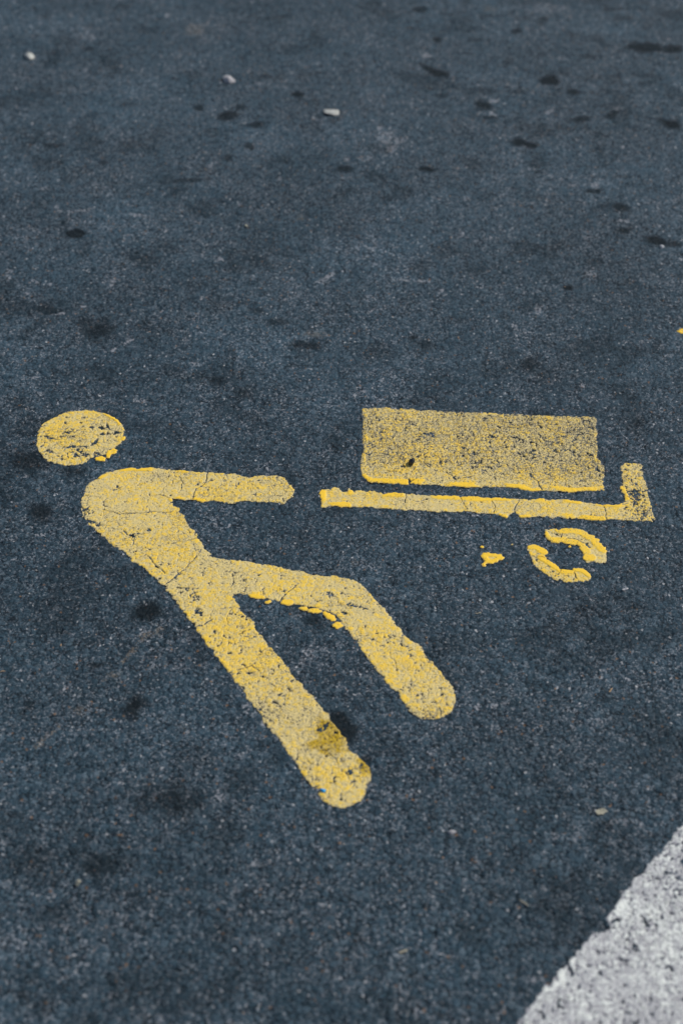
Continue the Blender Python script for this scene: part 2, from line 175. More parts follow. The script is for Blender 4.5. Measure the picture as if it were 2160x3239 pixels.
SCUFFS = [(-.5873,2.6087,.0052,.0,.0007,-.0051,.9),(-.5408,2.5933,.0323,.0023,.0008,-.005,.85),(-.5562,2.587,.0098,.0,.0011,-.0076,.7),(-.4148,2.5731,.0228,-.0016,.0004,-.0044,.8),
 (-.4572,2.5369,.0051,.0,.0007,-.0062,.7),(-.0244,2.3463,.0114,.0148,.0028,-.0073,.8),(-.0377,2.3285,.0079,.0,.0001,-.011,.7),(-.4382,2.323,.0039,-.005,-.0051,-.0152,.7),
 (-.4855,2.242,.0099,.0015,.0008,-.0042,.9),(-.5189,2.2189,.0314,.006,.0007,-.0036,.7),(-.3874,2.1284,.0067,.0075,.002,-.0042,.8),(-.4101,2.1019,.0038,.0033,.0018,-.0044,1),
 (-.5473,2.0163,.0178,.0032,.0006,-.0028,.95),(-.642,2.3508,.0063,-.0019,.0017,-.0219,.6),(-.5895,2.3285,.0119,-.0126,-.0008,-.0036,.7),(-.5575,2.3175,.0031,.0,.0009,-.0055,.7),
 (.1338,2.3307,.0332,-.0031,-.0003,-.0049,.85),(.5725,2.5518,.0206,.0,-.0009,-.0056,1),(.3682,2.2273,.0068,.0087,.0039,-.0104,.7),(.1273,2.1514,.0081,-.0104,-.0017,-.0037,.7),
 (.317,2.1766,.0052,.0,-.0008,-.0091,.8),(.343,2.1564,.0087,.0,-.0003,-.003,.8),(.5177,2.1235,.0126,.0,-.0006,-.0035,.7),(.109,2.9052,.0263,-.0331,-.0115,-.0382,.6),
 (.1099,2.8612,.0105,.0,-.0005,-.0217,.8),(.0854,2.9577,.0078,.0,-.0003,-.0136,.7),(.0551,2.8181,.0207,.0,-.0002,-.0142,.5),(.0103,2.811,.0062,.0,.0,-.0099,.8),
 (-.2194,2.1444,.0075,.0063,.0012,-.0037,.6),(-.2563,2.0595,.0101,.0,.0008,-.0104,.7),(-.2938,2.2793,.0071,.0081,.0018,-.0046,.6),(-.2575,2.274,.0103,.0091,.0013,-.0039,.6),
 (-.0841,2.2847,.0048,-.0015,-.0023,-.0316,.5),(-.0448,1.364,.0188,.0093,.0032,-.0113,.55),(-.0516,1.364,.0068,.0,.0002,-.0072,.7),(-.0225,1.3731,.0063,.0031,.001,-.0034,.7),
 (-.1286,1.2613,.0056,-.0013,-.001,-.012,.7),(-.1069,1.2375,.0043,.0,.0002,-.0055,.6),(-.1597,1.1163,.0089,.0,.0006,-.0099,.6),(-.1582,1.1049,.0032,.0,.0003,-.004,.7),
 (-.337,1.1997,.0025,.0,.0004,-.0032,.7),(-.3955,1.2239,.0051,.0,.001,-.0065,.5),(-.4524,1.3342,.0136,-.0031,.0003,-.007,.4),(.2076,1.268,.0109,.0024,.0003,-.0044,.6),
 (.186,1.268,.0043,.0,-.0004,-.0056,.7),(.4186,1.4969,.0043,.0,-.0008,-.006,.4),(.1959,1.6143,.0098,.0,-.0006,-.0086,.5),(-.0327,1.4804,.007,.0,.0,-.0046,.6),
 (-.12,1.7815,.0036,-.001,-.0009,-.0118,.6),(-.119,1.7815,.0155,.0,.0002,-.0064,.3),(-.1974,1.6361,.0072,-.0038,-.0008,-.0048,.6),(-.1118,1.5929,.003,-.0025,-.0055,-.0153,.5),
 (-.4544,1.9242,.0093,.006,.0024,-.0066,.7),(-.5122,1.7497,.0041,.0,.0008,-.0047,.7),(-.407,1.6,.0054,.0,.0007,-.005,.6),(-.2119,1.5648,.0072,.0,.0003,-.0049,.5),
 (.2866,1.0589,.0239,.0,-.0017,-.0142,.35),(.349,1.078,.0121,.0,-.001,-.0072,.5),(.0976,1.1123,.0123,.0,-.0002,-.0074,.3),(.1368,1.2375,.0128,.0,-.0004,-.0082,.4),
 (.3513,1.243,.0172,.0,-.0015,-.011,.35),(-.289,1.7735,.0129,.0,.0004,-.004,.4),(-.3492,1.9526,.0136,.0,.0007,-.0072,.6),(-.4474,3.5741,.0097,.0,.0012,-.0138,.6),
 (-.1947,3.1814,.009,.0,.0005,-.01,.6),(-.6342,3.4484,.0205,-.0082,.0008,-.0148,.6),(-.6502,2.9275,.0106,.0,.0016,-.0104,.5),(-.6226,2.6805,.01,.0,.002,-.0132,.6),
 (-.28,2.7828,.011,.0086,.0026,-.0105,.7),(.2058,3.3325,.0139,.0,-.0006,-.0125,.7),(.5362,3.32,.0101,.0,-.0014,-.0125,.7),(.6083,3.2238,.0076,.0,-.0016,-.0119,.7),
 (.5413,3.6142,.0451,.0,-.0033,-.0301,.45),(.3522,3.0908,.0132,.0,-.0006,-.0072,.7),(.3435,3.0272,.0127,-.0107,-.0022,-.0089,.7),(.4745,3.035,.0129,.0142,.0013,-.0081,.6),
 (.6337,3.0588,.0109,.0,-.0027,-.0191,.5),(.4877,2.6939,.0134,.0,-.0013,-.0107,.6),(.5345,2.6939,.0074,-.006,-.0043,-.0138,.7),(.2419,2.5026,.0063,.0,-.0006,-.0097,.7),
 (.2949,2.488,.0158,.0,-.0007,-.0084,.5),(.483,2.3508,.0113,.0145,.0056,-.0171,.5),(.1896,2.2923,.0078,.0,-.0004,-.0076,.7),(-.1104,2.3621,.0184,.0,.0002,-.0068,.3),
 (-.274,2.4193,.0093,.0,.0006,-.0081,.5),(-.2359,2.4077,.0062,.0,.0005,-.008,.5),(-.1874,2.431,.0156,.0,.0003,-.0058,.4),(-.6747,2.431,.0094,.0,.0017,-.0093,.5)]
 
SOIL = [(-.3048,1.355,.0045,.0058,.0024,-.0032,.8),(-.2966,1.37,.0052,.0074,.0024,-.0031,.8),(-.2873,1.3883,.0057,.006,.0019,-.003,.7),(-.2772,1.4007,.0096,.0023,.0009,-.0043,.8),
 (-.2644,1.4094,.0061,.0032,.0012,-.0035,.6),(-.3303,1.3154,.0035,.0,.0003,-.0029,.8),(-.3192,1.3254,.0089,.0,.0006,-.0047,.6),(-.3994,1.2077,.0054,.0069,.0027,-.0033,.8),
 (-.3886,1.2201,.0061,.0062,.0019,-.0027,.9),(-.381,1.232,.0021,.0,.0004,-.0027,.9),(-.3557,1.2596,.0086,.0,.0011,-.0083,.4),(-.3676,3.4864,.024,.0,.0022,-.0285,.5),
 (.3855,3.6142,.0164,.0,-.0016,-.0201,.4),(-.2133,1.232,.0064,.0,.0004,-.0054,.3),(-.0373,1.4706,.014,.0,.0001,-.0033,.5),(.0192,1.5509,.0072,.0,-.0001,-.0068,.4),
 (-.0463,2.1494,.0145,.0,.0002,-.01,.5),(-.0841,2.5643,.0097,.0,.0002,-.01,.4)]
SMOOTH = [(.3243,1.4823,.0164,.0,-.0016,-.0143,.8),(.4306,1.5015,.0128,.0,-.0015,-.0099,.7),(.28,1.3401,.0067,.0,-.0009,-.0089,.5),(.255,1.358,.0059,.0,-.0005,-.006,.4),
 (.0972,1.5929,.0073,.0,-.0002,-.0071,.5),(-.2191,2.1394,.0144,.0,.0006,-.01,.4),(.3475,2.3396,.0152,.0,-.0016,-.0166,.3),(.4482,1.9579,.0164,.0,-.0018,-.0134,.7),
 (-.096,2.0662,.0102,.0,.0003,-.0086,.5),(.449,1.9642,.0082,.0,-.0012,-.009,.4),(.0907,2.0806,.0113,.0,-.0003,-.0125,.4),(.11,1.9778,.0137,.0,-.0003,-.0091,.4),
 (.0,1.0307,.0157,.0,.0,-.0069,.4),(.1893,.9414,.0114,.0,-.0007,-.0086,.4),(.1719,1.1273,.0082,.0,-.0003,-.005,.4)]
SPOTS = {'w1':(-.7609,3.3254),'w2':(-.0217,3.024),'w3':(-.265,3.1932),'w4':(-.764,3.148),'w5':(-.6985,2.9729),'w6':(-.4651,2.9806),'drop':(.6233,2.1594),'w7':(.6339,2.4486),
 'black':(.1133,1.7823),'blue':(-.0237,1.1248),'leaf':(.331,1.0926),'straw1':(.2194,.9587),'straw2':(.1994,1.4435),'straw3':(.3717,1.2964),'twig':(-.476,1.3301),
 'chip':(.4203,1.4922),'pale':(-.3204,.9865),'straw4':(.0723,.8938),'grey':(.1394,1.0608),'y1':(-.1924,2.5307)}
ARM_CUT = [(-.2742,1.7716),(-.2695,1.6899)]
HIP_CUT = [(-.2675,1.4914),(-.1946,1.565)]
FORK_CUT = [(-.2237,1.5337),(-.1612,1.4798)]
UPRIGHT_X = .4446

# ------------------------------------------------------------------ noise
def hsh(ix, iy, s):
    h = (ix.astype(np.int64) * 374761393 + iy.astype(np.int64) * 668265263 + s * 1274126177) & 0xffffffff
    h = ((h ^ (h >> 13)) * 1274126177) & 0xffffffff
    h = ((h ^ (h >> 16)) * 2246822519) & 0xffffffff
    h = h ^ (h >> 15)
    return (h & 0xffffff).astype(np.float32) / np.float32(0xffffff)

def vnoise(x, y, cell, s):
    u, v = x / cell, y / cell
    iu, iv = np.floor(u), np.floor(v)
    fu, fv = (u - iu).astype(np.float32), (v - iv).astype(np.float32)
    fu = fu * fu * (3 - 2 * fu); fv = fv * fv * (3 - 2 * fv)
    a = hsh(iu, iv, s); b = hsh(iu + 1, iv, s); c = hsh(iu, iv + 1, s); d = hsh(iu + 1, iv + 1, s)
    return (a + (b - a) * fu) * (1 - fv) + (c + (d - c) * fu) * fv

def fbm(x, y, cell, s, n=3):
    o, a, t = 0, 1.0, 0
    for k in range(n):
        o = o + a * vnoise(x + k * 3.1, y - k * 1.7, cell / 2 ** k, s + k * 17)
        t += a; a *= 0.5
    return o / t

def voro(x, y, cell, s):
    """nearest and second stone: distances in cells, and a random number of the stone"""
    u, v = (x / cell), (y / cell)
    iu, iv = np.floor(u), np.floor(v)
    f1 = np.full(u.shape, 9, np.float32); f2 = f1.copy(); rid = np.zeros(u.shape, np.float32); rsz = rid.copy()
    for dx in (-1, 0, 1):
        for dy in (-1, 0, 1):
            cx, cy = iu + dx, iv + dy
            px = (u - cx - 0.08 - 0.84 * hsh(cx, cy, s)).astype(np.float32)
            py = (v - cy - 0.08 - 0.84 * hsh(cx, cy, s + 1)).astype(np.float32)
            an = hsh(cx, cy, s + 2) * np.float32(3.1416)
            c, q = np.cos(an), np.sin(an)
            st = 0.75 + 0.5 * hsh(cx, cy, s + 3)
            a = (px * c + py * q) * st; b = (py * c - px * q) / st
            d = np.sqrt(a * a + b * b) + 0.12 * np.abs(np.abs(a) - np.abs(b))
            near = d < f1
            f2 = np.where(near, f1, np.minimum(f2, d))
            h = hsh(cx, cy, s + 4); z = hsh(cx, cy, s + 5)
            rid = np.where(near, h, rid); rsz = np.where(near, z, rsz)
            f1 = np.where(near, d, f1)
    return f1, f2, rid, rsz

def sst(a, b, x):
    t = np.clip((x - a) / (b - a), 0, 1)
    return t * t * (3 - 2 * t)

def asphalt(x, y):
    """height of the worn road surface (m), stone tone, and how much of it is fines between the stones"""
    x = np.asarray(x, np.float64); y = np.asarray(y, np.float64)
    wx = x + 0.0022 * (vnoise(x, y, 0.005, 900) - 0.5); wy = y + 0.0022 * (vnoise(x, y, 0.005, 901) - 0.5)
    f1, f2, rid, rsz = voro(wx, wy, 0.0085, 11)
    gap = f2 - f1
    top = sst(0.02, 0.32, gap) * (0.35 + 0.65 * rsz)                 # flat-topped stones of unequal height
    g1, g2, gid, gsz = voro(wx, wy, 0.0034, 51)
    fine = sst(0.0, 0.4, g2 - g1) * (0.3 + 0.7 * gsz)
    stone = sst(0.35, 0.6, rsz * sst(0.05, 0.25, gap))
    h = 0.0016 * top + 0.0012 * fine * (1 - 0.75 * stone)
    pit = sst(0.56, 0.74, fbm(x, y, 0.0065, 71, 2))
    h = h - 0.0016 * pit * (1 - stone)
    h = h + 0.004 * (fbm(x, y, 0.35, 81, 2) - 0.5)
    hn = (0.0016 * top + 0.0012 * fine * (1 - 0.75 * stone) - 0.0016 * pit * (1 - stone))
    tone = np.where(stone > 0.5, rid, gid)
    return h, tone, 1 - stone, hn

def blobs(x, y, lst, wob=0.35, cell=0.012, seed=300):
    """soft-edged patches; every entry is centre, two half axes, strength (and softness)"""
    o = np.zeros(x.shape, np.float32)
    for e in lst:
        cx, cy, ax, ay, bx, by, st = e[:7]
        soft = e[7] if len(e) > 7 else 0.5
        ext = 1.9 * (math.hypot(ax, ay) + math.hypot(bx, by))
        m = np.nonzero((np.abs(x - cx) < ext) & (np.abs(y - cy) < ext))[0] if x.ndim == 1 else None
        if len(m) == 0:
            continue
        X, Y = x[m], y[m]
        det = ax * by - ay * bx
        u = ((X - cx) * by - (Y - cy) * bx) / det; v = ((Y - cy) * ax - (X - cx) * ay) / det
        d = np.sqrt(u * u + v * v) * (1 + wob * 2 * (fbm(X, Y, cell, seed, 2) - 0.5))
        o[m] = np.maximum(o[m], st * (1 - sst(1 - soft, 1 + soft, d)))
    return o

def seg_dist(x, y, pts, closed=False):
    P = np.array(pts, np.float64)
    Q = np.roll(P, -1, 0) if closed else P[1:]
    P = P if closed else P[:-1]
    d = np.full(x.shape, 9.0, np.float32)
    for (ax, ay), (bx, by) in zip(P, Q):
        ex, ey = bx - ax, by - ay
        L = ex * ex + ey * ey + 1e-12
        t = np.clip(((x - ax) * ex + (y - ay) * ey) / L, 0, 1)
        d = np.minimum(d, ((x - ax - t * ex) ** 2 + (y - ay - t * ey) ** 2).astype(np.float32))
    return np.sqrt(d)

def inside(x, y, pts):
    c = np.zeros(x.shape, bool)
    n = len(pts)
    for i in range(n):
        (ax, ay), (bx, by) = pts[i], pts[(i + 1) % n]
        if ay == by:
            continue
        c ^= ((ay > y) != (by > y)) & (x < (bx - ax) * (y - ay) / (by - ay) + ax)
    return c

def sdist(x, y, pts):
    return np.where(inside(x, y, pts), 1, -1) * seg_dist(x, y, pts, True)

# ------------------------------------------------------------------ materials
class NT:
    def __init__(self, name):
        self.m = bpy.data.materials.new(name); self.m.use_nodes = True
        self.t = self.m.node_tree; self.b = self.t.nodes['Principled BSDF']
    def n(self, kind, **kw):
        o = self.t.nodes.new('ShaderNode' + kind)
        for k, v in kw.items():
            if k in o.inputs: o.inputs[k].default_value = v
            else: setattr(o, k, v)
        return o
    def l(self, a, b): self.t.links.new(a, b)
    def attr(self, name): return self.n('Attribute', attribute_name=name).outputs['Fac']
    def math(self, op, a, b=None, clamp=False):
        o = self.n('Math', operation=op, use_clamp=clamp)
        for i, v in enumerate((a, b)):
            if v is None: continue
            if isinstance(v, (int, float)): o.inputs[i].default_value = v
            else: self.l(v, o.inputs[i])
        return o.outputs[0]
    def mix(self, fac, a, b):
        o = self.n('Mix', data_type='RGBA')
        for s, v in ((0, fac), (6, a), (7, b)):
            if isinstance(v, (int, float)): o.inputs[s].default_value = v
            elif isinstance(v, tuple): o.inputs[s].default_value = (*v, 1)
            else: self.l(v, o.inputs[s])
        return o.outputs[2]
    def ramp(self, v, stops):
        o = self.n('ValToRGB'); e = o.color_ramp.elements
        while len(e) < len(stops): e.new(0.5)
        for k, (p, c) in zip(e, stops): k.position = p; k.color = (*c, 1) if isinstance(c, tuple) else (c, c, c, 1)
        self.l(v, o.inputs[0]); return o.outputs[0]
    def noise(self, scale, detail=2, rough=0.5, out='Fac'):
        o = self.n('TexNoise'); o.inputs['Scale'].default_value = scale
        o.inputs['Detail'].default_value = detail; o.inputs['Roughness'].default_value = rough
        self.l(self.co, o.inputs['Vector']); return o.outputs[out]
    def vor(self, scale, out='Distance', feature='F1'):
        o = self.n('TexVoronoi', feature=feature); o.inputs['Scale'].default_value = scale
        self.l(self.co, o.inputs['Vector']); return o.outputs[out]
    def start(self):
        self.co = self.n('TexCoord').outputs['Object']; return self
    def bump(self, h, dist, strength=1.0):
        o = self.n('Bump'); o.inputs['Distance'].default_value = dist; o.inputs['Strength'].default_value = strength
        self.l(h, o.inputs['Height']); self.l(o.outputs[0], self.b.inputs['Normal'])

def asphalt_mat():
    k = NT('worn_asphalt').start()
    tone, fines = k.attr('tone'), k.attr('fines')
    stone = k.ramp(tone, [(0.0, (0.011, 0.026, 0.037)), (0.45, (0.020, 0.045, 0.063)), (0.8, (0.032, 0.062, 0.084)), (1.0, (0.070, 0.104, 0.127))])
    sep = k.n('SeparateColor'); k.l(k.vor(340, 'Color'), sep.inputs[0])
    sep1 = k.n('SeparateColor'); k.l(k.vor(640, 'Color'), sep1.inputs[0])
    spk = k.math('ADD', k.math('MULTIPLY', sep.outputs[0], 0.62), k.math('MULTIPLY', sep1.outputs[0], 0.38))
    dust = k.ramp(spk, [(0.14, (0.003, 0.007, 0.010)), (0.36, (0.015, 0.033, 0.047)), (0.58, (0.047, 0.074, 0.097)), (0.74, (0.120, 0.140, 0.160)), (0.92, (0.28, 0.29, 0.305))])
    big = k.math('ADD', k.noise(7, 4, 0.6), k.math('MULTIPLY', k.noise(55, 3), 0.6))
    dusty = k.ramp(k.math('MULTIPLY', big, 0.62), [(0.38, 0.30), (0.62, 1.0)])
    fac = k.math('MULTIPLY', k.math('ADD', k.math('MULTIPLY', fines, 0.7), 0.3), dusty, True)
    col = k.mix(fac, stone, dust)
    grain = k.ramp(k.noise(900, 2, 0.6), [(0.3, 0.45), (0.7, 1.7)])
    mm = k.n('Mix', data_type='RGBA', blend_type='MULTIPLY'); mm.inputs[0].default_value = 1.0
    k.l(col, mm.inputs[6]); k.l(grain, mm.inputs[7]); col = mm.outputs[2]
    # dry dusty drifts and darker traffic-polished areas, and dark binder showing in the joints
    drift = k.ramp(k.noise(3.2, 6, 0.62), [(0.33, 0.84), (0.5, 1.0), (0.68, 1.34)])
    m2 = k.n('Mix', data_type='RGBA', blend_type='MULTIPLY'); m2.inputs[0].default_value = 1.0
    k.l(col, m2.inputs[6]); k.l(drift, m2.inputs[7]); col = m2.outputs[2]
    wv = k.n('VectorMath', operation='ADD'); k.l(k.co, wv.inputs[0])
    ws = k.n('VectorMath', operation='SCALE'); ws.inputs['Scale'].default_value = 0.006
    k.l(k.noise(140, 3, 0.6, 'Color'), ws.inputs[0]); k.l(ws.outputs[0], wv.inputs[1])
    ed = k.n('TexVoronoi', feature='DISTANCE_TO_EDGE'); ed.inputs['Scale'].default_value = 105
    k.l(wv.outputs[0], ed.inputs['Vector'])
    joint = k.math('MULTIPLY', k.ramp(ed.outputs['Distance'], [(0.03, 1.0), (0.10, 0.0)]), k.ramp(k.noise(48, 3), [(0.42, 0.0), (0.58, 1.0)]))
    col = k.mix(k.math('MULTIPLY', joint, 0.75), col, (0.003, 0.006, 0.009))
    teal = k.attr('smooth')
    col = k.mix(k.math('MULTIPLY', teal, 0.6), col, (0.030, 0.052, 0.070))
    soil = k.math('MULTIPLY', k.attr('soil'), k.ramp(k.vor(420, 'Color'), [(0.35, 0.0), (0.6, 1.0)]))
    col = k.mix(k.math('MULTIPLY', soil, 0.75), col, (0.20, 0.165, 0.125))
    scf = k.ramp(k.math('ADD', k.math('MULTIPLY', k.attr('scuff'), 0.78), k.math('ADD', sep.outputs[1], -1.0)), [(0.0, 0.0), (0.3, 1.0)])
    col = k.mix(k.math('MULTIPLY', scf, 0.85), col, (0.27, 0.28, 0.30))
    # odd rusty crumbs in the fines
    sp2 = k.n('SeparateColor'); k.l(k.vor(330, 'Color'), sp2.inputs[0])
    crumb = k.math('MULTIPLY', k.math('GREATER_THAN', sp2.outputs[1], 0.993), fines)
    col = k.mix(k.math('MULTIPLY', crumb, 0.7), col, (0.20, 0.115, 0.06))
    white = k.math('MULTIPLY', k.math('GREATER_THAN', sp2.outputs[2], 0.994), k.math('ADD', k.math('MULTIPLY', fines, 0.6), 0.2))
    col = k.mix(white, col, (0.42, 0.43, 0.44))
    st = k.attr('stain')
    col = k.mix(k.math('MULTIPLY', st, 0.88, True), col, (0.0060, 0.0095, 0.0115))
    k.l(col, k.b.inputs['Base Color'])
    ro = k.math('SUBTRACT', k.math('ADD', 0.62, k.math('MULTIPLY', k.noise(300, 1), 0.25)), k.math('MULTIPLY', st, 0.05))
    k.l(ro, k.b.inputs['Roughness'])
    k.l(k.math('SUBTRACT', 0.2, k.math('MULTIPLY', st, 0.12)), k.b.inputs['Specular IOR Level'])
    k.bump(k.math('ADD', k.math('MULTIPLY', k.vor(520), 0.7), k.noise(900, 2)), 0.0011, 0.75)
    return k.m

def paint_mat(name, fresh, worn, pale, grime, bare=(0.045, 0.052, 0.060)):
    k = NT(name).start()
    wear, lip, film = k.attr('wear'), k.attr('lip'), k.attr('film')
    n1 = k.noise(105, 5, 0.62); n2 = k.noise(700, 2, 0.6)
    f = k.math('ADD', k.math('MULTIPLY', n1, 1.0), k.math('ADD', k.math('MULTIPLY', n2, 0.35), k.math('MULTIPLY', wear, 0.55)))
    f = k.math('SUBTRACT', f, k.math('MULTIPLY', lip, 0.5))
    a = k.ramp(k.math('MULTIPLY', f, 0.62), [(0.32, fresh), (0.50, worn), (0.63, pale)])
    g = k.math('MULTIPLY', k.ramp(k.noise(380, 3, 0.65), [(0.50, 0.0), (0.70, 1.0)]), k.math('SUBTRACT', 1.0, k.math('MULTIPLY', lip, 0.8)))
    a = k.mix(k.math('MULTIPLY', g, 0.36), a, grime)
    sm = k.math('MULTIPLY', k.ramp(k.noise(42, 4, 0.7), [(0.54, 0.0), (0.70, 1.0)]), k.math('SUBTRACT', 1.0, k.math('MULTIPLY', lip, 0.8)))
    a = k.mix(k.math('MULTIPLY', sm, 0.34), a, grime)
    thin = k.ramp(k.math('ADD', film, k.math('MULTIPLY', k.math('SUBTRACT', k.noise(800, 2), 0.5), 0.8)), [(0.10, 1.0), (0.42, 0.0)])
    a = k.mix(k.math('MULTIPLY', thin, 0.55), a, grime)
    # pores too fine to model, where the bare road shows through the film
    por = k.math('ADD', k.math('ADD', k.math('MULTIPLY', k.noise(620, 2, 0.55), 0.8), k.math('MULTIPLY', k.noise(260, 3, 0.6), 0.5)), k.math('MULTIPLY', k.attr('speck'), 0.17))
    a = k.mix(k.math('MULTIPLY', k.ramp(por, [(0.755, 0.0), (0.83, 1.0)]), 0.9), a, bare)
    s = k.attr('stain')
    oil = k.mix(k.math('MULTIPLY', k.math('MULTIPLY', s, 1.5, True), k.ramp(k.noise(140, 3, 0.6), [(0.35, 0.7), (0.6, 1.0)])), a, k.mix(k.ramp(k.noise(300, 3, 0.7), [(0.46, 0.0), (0.62, 1.0)]), (0.50, 0.325, 0.006), (0.05, 0.035, 0.010)))
    k.l(oil, k.b.inputs['Base Color'])
    k.b.inputs['Roughness'].default_value = 0.62
    k.b.inputs['Specular IOR Level'].default_value = 0.3
    k.bump(k.noise(420, 4, 0.65), 0.0007, 0.45)
    return k.m

def plain_mat(name, ca, cb, scale=200, rough=0.6):
    k = NT(name).start()
    k.l(k.mix(k.ramp(k.noise(scale, 3, 0.6), [(0.35, 0.0), (0.65, 1.0)]), ca, cb), k.b.inputs['Base Color'])
    k.b.inputs['Roughness'].default_value = rough
    k.bump(k.noise(scale * 2, 2), 0.0008, 0.5)
    return k.m

M_ASPHALT = asphalt_mat()
M_YELLOW = paint_mat('worn_yellow_paint', (0.87, 0.548, 0.033), (0.75, 0.525, 0.090), (0.64, 0.510, 0.210), (0.25, 0.235, 0.19))
M_WHITE = paint_mat('worn_white_paint', (0.74, 0.765, 0.70), (0.63, 0.655, 0.615), (0.43, 0.435, 0.435), (0.19, 0.19, 0.225))

# ------------------------------------------------------------------ mesh helpers
def set_attr(me, name, v):
    a = me.attributes.new(name, 'FLOAT', 'POINT')
    a.data.foreach_set('value', np.ascontiguousarray(v, np.float32))

def grid_mesh(name, verts, quads, attrs, mat, extra=()):
    me = bpy.data.meshes.new(name)
    nv, nq = len(verts), len(quads)
    me.vertices.add(nv); me.vertices.foreach_set('co', np.ascontiguousarray(verts, np.float32).ravel())
    me.loops.add(nq * 4); me.loops.foreach_set('vertex_index', np.ascontiguousarray(quads, np.int32).ravel())
    me.polygons.add(nq)
    me.polygons.foreach_set('loop_start', np.arange(0, nq * 4, 4, dtype=np.int32))
    me.polygons.foreach_set('use_smooth', np.ones(nq, bool))
    for n, v in attrs.items(): set_attr(me, n, v)
    me.update(calc_edges=True); me.validate()
    me.materials.append(mat)
    return me

def put(name, data, parent=None, loc=None, **props):
    o = bpy.data.objects.new(name, data)
    scene.collection.objects.link(o)
    if parent: o.parent = parent
    if loc is not None: o.location = loc
    for k, v in props.items(): o[k] = v
    return o

# ------------------------------------------------------------------ the ground
Y0, Y1 = 0.68, 4.05
def half(y): return 1.2 * (0.242 + 0.178 * y)
rows = [Y0]
while rows[-1] < Y1: rows.append(rows[-1] + 0.00205 * (rows[-1] / 1.67) ** 1.6)
rows = np.array(rows); rows = Y0 + (rows - Y0) * (Y1 - Y0) / (rows[-1] - Y0)
NC = 820
s = np.linspace(-1, 1, NC)
gx = (s[None, :] * half(rows)[:, None]).ravel(); gy = np.repeat(rows, NC)
gh, tone, fines, _ = asphalt(gx, gy)
stain = np.minimum(1, blobs(gx, gy, [e[:6] + (min(1.1, e[6] * (1.35 if e[7] > 0.55 else 1.12)), min(0.9, e[7] + 0.05)) for e in STAINS], 0.45, 0.014))
stain = np.maximum(stain, 0.38 * sst(0.60, 0.74, fbm(gx, gy, 0.07, 411, 3)))
scuff = np.maximum(blobs(gx, gy, SCUFFS, 0.6, 0.014, 320), 0.5 * sst(0.74, 0.86, fbm(gx, gy, 0.022, 511, 3)))
soil = blobs(gx, gy, SOIL, 0.7, 0.012, 330)
smooth = blobs(gx, gy, SMOOTH, 0.5, 0.02, 340)
gum = np.maximum(0, stain - 0.5) * 1.2
edge = sst(0, 0.03, np.minimum(1 - np.abs(s)[None, :] + 0 * rows[:, None], np.minimum(rows - Y0, Y1 - rows)[:, None] / 1.0).ravel())
gh = gh * edge * (1 - 0.45 * np.maximum(np.clip(gum, 0, 1), smooth * 0.8))
nr = len(rows)
i = np.arange(nr - 1)[:, None] * NC + np.arange(NC - 1)[None, :]
quads = np.stack([i, i + 1, i + NC + 1, i + NC], -1).reshape(-1, 4)
nv = len(gx)
FAR = 80.0
ov = np.array([[-FAR, -FAR, 0], [FAR, -FAR, 0], [FAR, FAR, 0], [-FAR, FAR, 0]])
c0, c1, c2, c3 = 0, NC - 1, nv - 1, nv - NC
oq = np.array([[nv, nv + 1, c1, c0], [nv + 1, nv + 2, c2, c1], [nv + 2, nv + 3, c3, c2], [nv + 3, nv, c0, c3]])
ext = lambda v, f: np.concatenate([v, np.full(4, f)])
gme = grid_mesh('asphalt_ground', np.vstack([np.stack([gx, gy, gh], 1), ov]), np.vstack([quads, oq]),
                dict(tone=ext(tone, .5), fines=ext(fines, .5), stain=ext(stain, 0), scuff=ext(scuff, 0), soil=ext(soil, 0), smooth=ext(smooth, 0)), M_ASPHALT)
put('asphalt_ground', gme, kind='structure')

